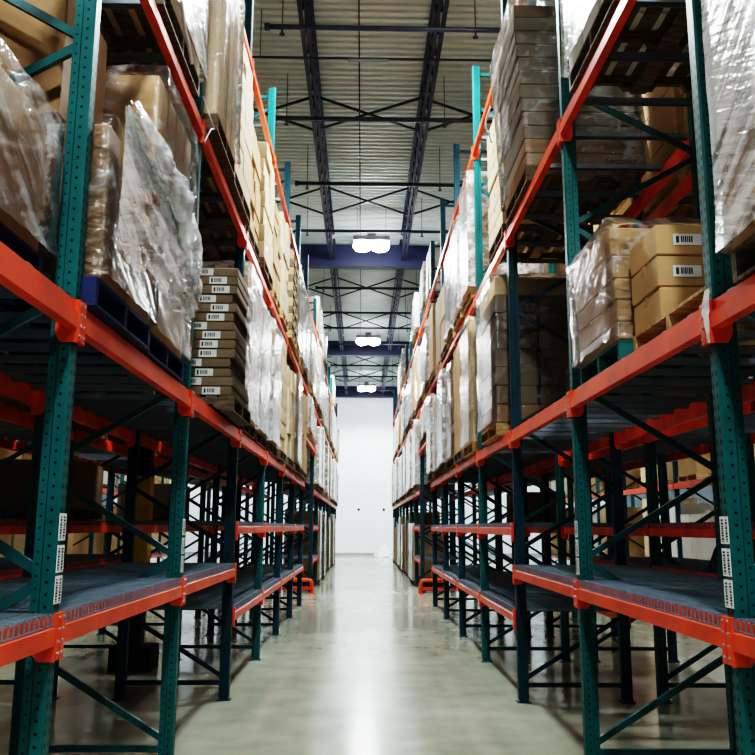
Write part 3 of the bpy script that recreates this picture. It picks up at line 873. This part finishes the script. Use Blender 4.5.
def sprinkler(y, n):
    x0, x1 = -1.75, 9.0
    if n % 2: x0 = -1.55
    r = thing('sprinkler_pipe', f'dark sprinkler pipe across the roof, {ORD[n]} from the camera', 'pipe', (x0, y, 9.52), 'sprinkler pipes')
    b = MB(); b.tube([(0, 0, 0), (x1 - x0, 0, 0)], .042, 10); b.tube([(-.06, 0, 0), (.02, 0, 0)], .06, 10)
    put('pipe', b.mesh('pipe', MT['pipe'], smooth=True), r)
    for x in (.22, 3.3, 6.4):
        b = MB(); b.tube([(x, 0, -.03), (x, 0, -.12)], .02, 8); b.tube([(x, 0, -.12), (x, 0, -.135)], .045, 10); put('sprinkler_head', b.mesh('sprinkler_head', MT['pipe']), r)
        b = MB(); b.tube([(x, 0, .04), (x, 0, ZD - 9.52)], .008, 6); put('pipe_hanger', b.mesh('pipe_hanger', MT['pipe']), r)
for n, y in enumerate((12.0, 15.0, 18.1, 21.2, 26.6, 29.8, 32.2, 35.2, 40, 43, 47.5)): sprinkler(y, n + 1)
r = thing('electrical_conduit', 'thin conduit with a small strip fitting crossing the roof', 'conduit', (-8, 12.95, 9.57))
b = MB(); b.tube([(0, 0, 0), (16, 0, 0)], .02, 8); put('pipe', b.mesh('pipe', MT['pipe'], smooth=True), r)
b = MB(); b.tube([(6.2, 0, 0), (6.2, 0, ZD - 9.57)], .008, 6); put('pipe_hanger', b.mesh('pipe_hanger', MT['pipe']), r)
b = MB(); b.box(7.7, 8.4, -.03, .03, -.05, -.02); put('strip_fitting', b.mesh('strip_fitting', MT['lamp_body']), r)
b = MB(); b.tube([(-.12, 10, 10.45), (-.12, 49, 10.45)], .012, 6)
tag(put('roof_cable', b.mesh('roof_cable', MT['pipe'], smooth=True)), 'thin cable running along the middle of the roof deck', 'cable')

# wall fixings and heap at the end wall
for x, t in ((-.2, 'left'), (1.3, 'right')):
    r = thing('wall_mount', f'small dark fixing on the white end wall, {t} one of two', 'fixing', (x, YW - .005, 2.72))
    b = MB(); b.tube([(0, 0, 0), (0, -.012, 0)], .08, 14); put('plate', b.mesh('plate', MT['pipe']), r)
    b = MB(); b.tube([(0, -.012, 0), (0, -.08, 0)], [.045, .03], 12); put('stub', b.mesh('stub', MT['black']), r)
b = MB()
def heap(u, v):
    a = u * 2 * PI; r = (1 - v) ** .6; k = 1 + .35 * mnoise.noise(Vector((math.cos(a) * 3, math.sin(a) * 3, v * 4)))
    return (1.3 + .55 * r * k * math.cos(a), 48.6 + .5 * r * k * math.sin(a), .005 + .62 * v * k)
b.grid(heap, 26, 10)
tag(put('film_heap', b.mesh('film_heap', MT['strap'], smooth=True)), 'crumpled heap of white plastic film by the end wall', 'plastic heap')

# ------------------------------------------------------------------ lamps
LAMP_W = 1500
def lamp(x, y, n, where, light=1.0):
    z = 9.42
    r = thing('high_bay_lamp', f'bright twin high bay lamp, {ORD[n]} from the camera above the {where} aisle', 'lamp', (x, y, z), 'high bay lamps')
    b = MB(); b.box(-.5, .5, -.2, .2, .03, .16); b.box(-.12, .12, -.12, .12, .16, .3); ho = put('housing', b.mesh('housing', MT['lamp_body']), r)
    for sx in (-1, 1):
        b = MB()
        prof = [(.03, .2), (-.02, .25), (-.09, .26), (-.17, .21), (-.22, .1), (-.23, .001)]
        for (z0, r0), (z1, r1) in zip(prof, prof[1:]): b.tube([(sx * .245, 0, z0), (sx * .245, 0, z1)], [r0, r1], 20)
        put('diffuser', b.mesh('diffuser', MT['lamp'], smooth=True), ho)
        b = MB(); b.tube([(sx * .4, 0, .16), (sx * .4, 0, ZD - z)], .008, 6); put('hanger', b.mesh('hanger', MT['lamp_body']), ho)
    if light:
        la = bpy.data.lights.new('lamp_light', 'SPOT'); la.spot_size = math.radians(158); la.spot_blend = .4; la.energy = LAMP_W * light; la.color = (.9, .98, 1); la.shadow_soft_size = .3
        put('lamp_light', la, r, (0, 0, -.5))
LY = [-2.3, 9.9, 21.9, 33.9, 45.9]
for n, y in enumerate(LY): lamp(.2, y, n + 1, 'main', 1.0)
for sx, wn in ((-6.4, 'left side'), (4.6, 'right side')):
    for n, y in enumerate(LY): lamp(sx, y, n + 1, wn, .4)
for sx, wn in ((-11.4, 'outer left'), (11.4, 'outer right')):
    for n, y in enumerate(LY[1:]): lamp(sx, y, n + 1, wn, .4)

# ------------------------------------------------------------------ world and camera
w = bpy.data.worlds.new('world'); bpy.context.scene.world = w; w.use_nodes = True
bg = w.node_tree.nodes['Background']; bg.inputs[0].default_value = (.5, .75, .85, 1); bg.inputs[1].default_value = .08

pi_, ya, ro, f = .1789, .0177, -.0049, 827.6
cp, sp = math.cos(pi_), math.sin(pi_); cy, sy = math.cos(ya), math.sin(ya)
fw = Vector((sy * cp, cy * cp, sp)); rt = Vector((cy, -sy, 0)); up = rt.cross(fw)
cr, sr = math.cos(ro), math.sin(ro)
rt2 = rt * cr - up * sr; up2 = rt * sr + up * cr
cam = bpy.data.cameras.new('camera'); cam.sensor_width = 36; cam.lens = f / 755 * 36; cam.clip_end = 200; cam.clip_start = .05
co = bpy.data.objects.new('camera', cam); C.objects.link(co)
M = Matrix((rt2, up2, -fw)).transposed().to_4x4(); M.translation = Vector((0, 0, H)); co.matrix_world = M
sc = bpy.context.scene; sc.camera = co
sc.view_settings.view_transform = 'Filmic'
sc.view_settings.look = 'Very High Contrast'
sc.view_settings.exposure = .35
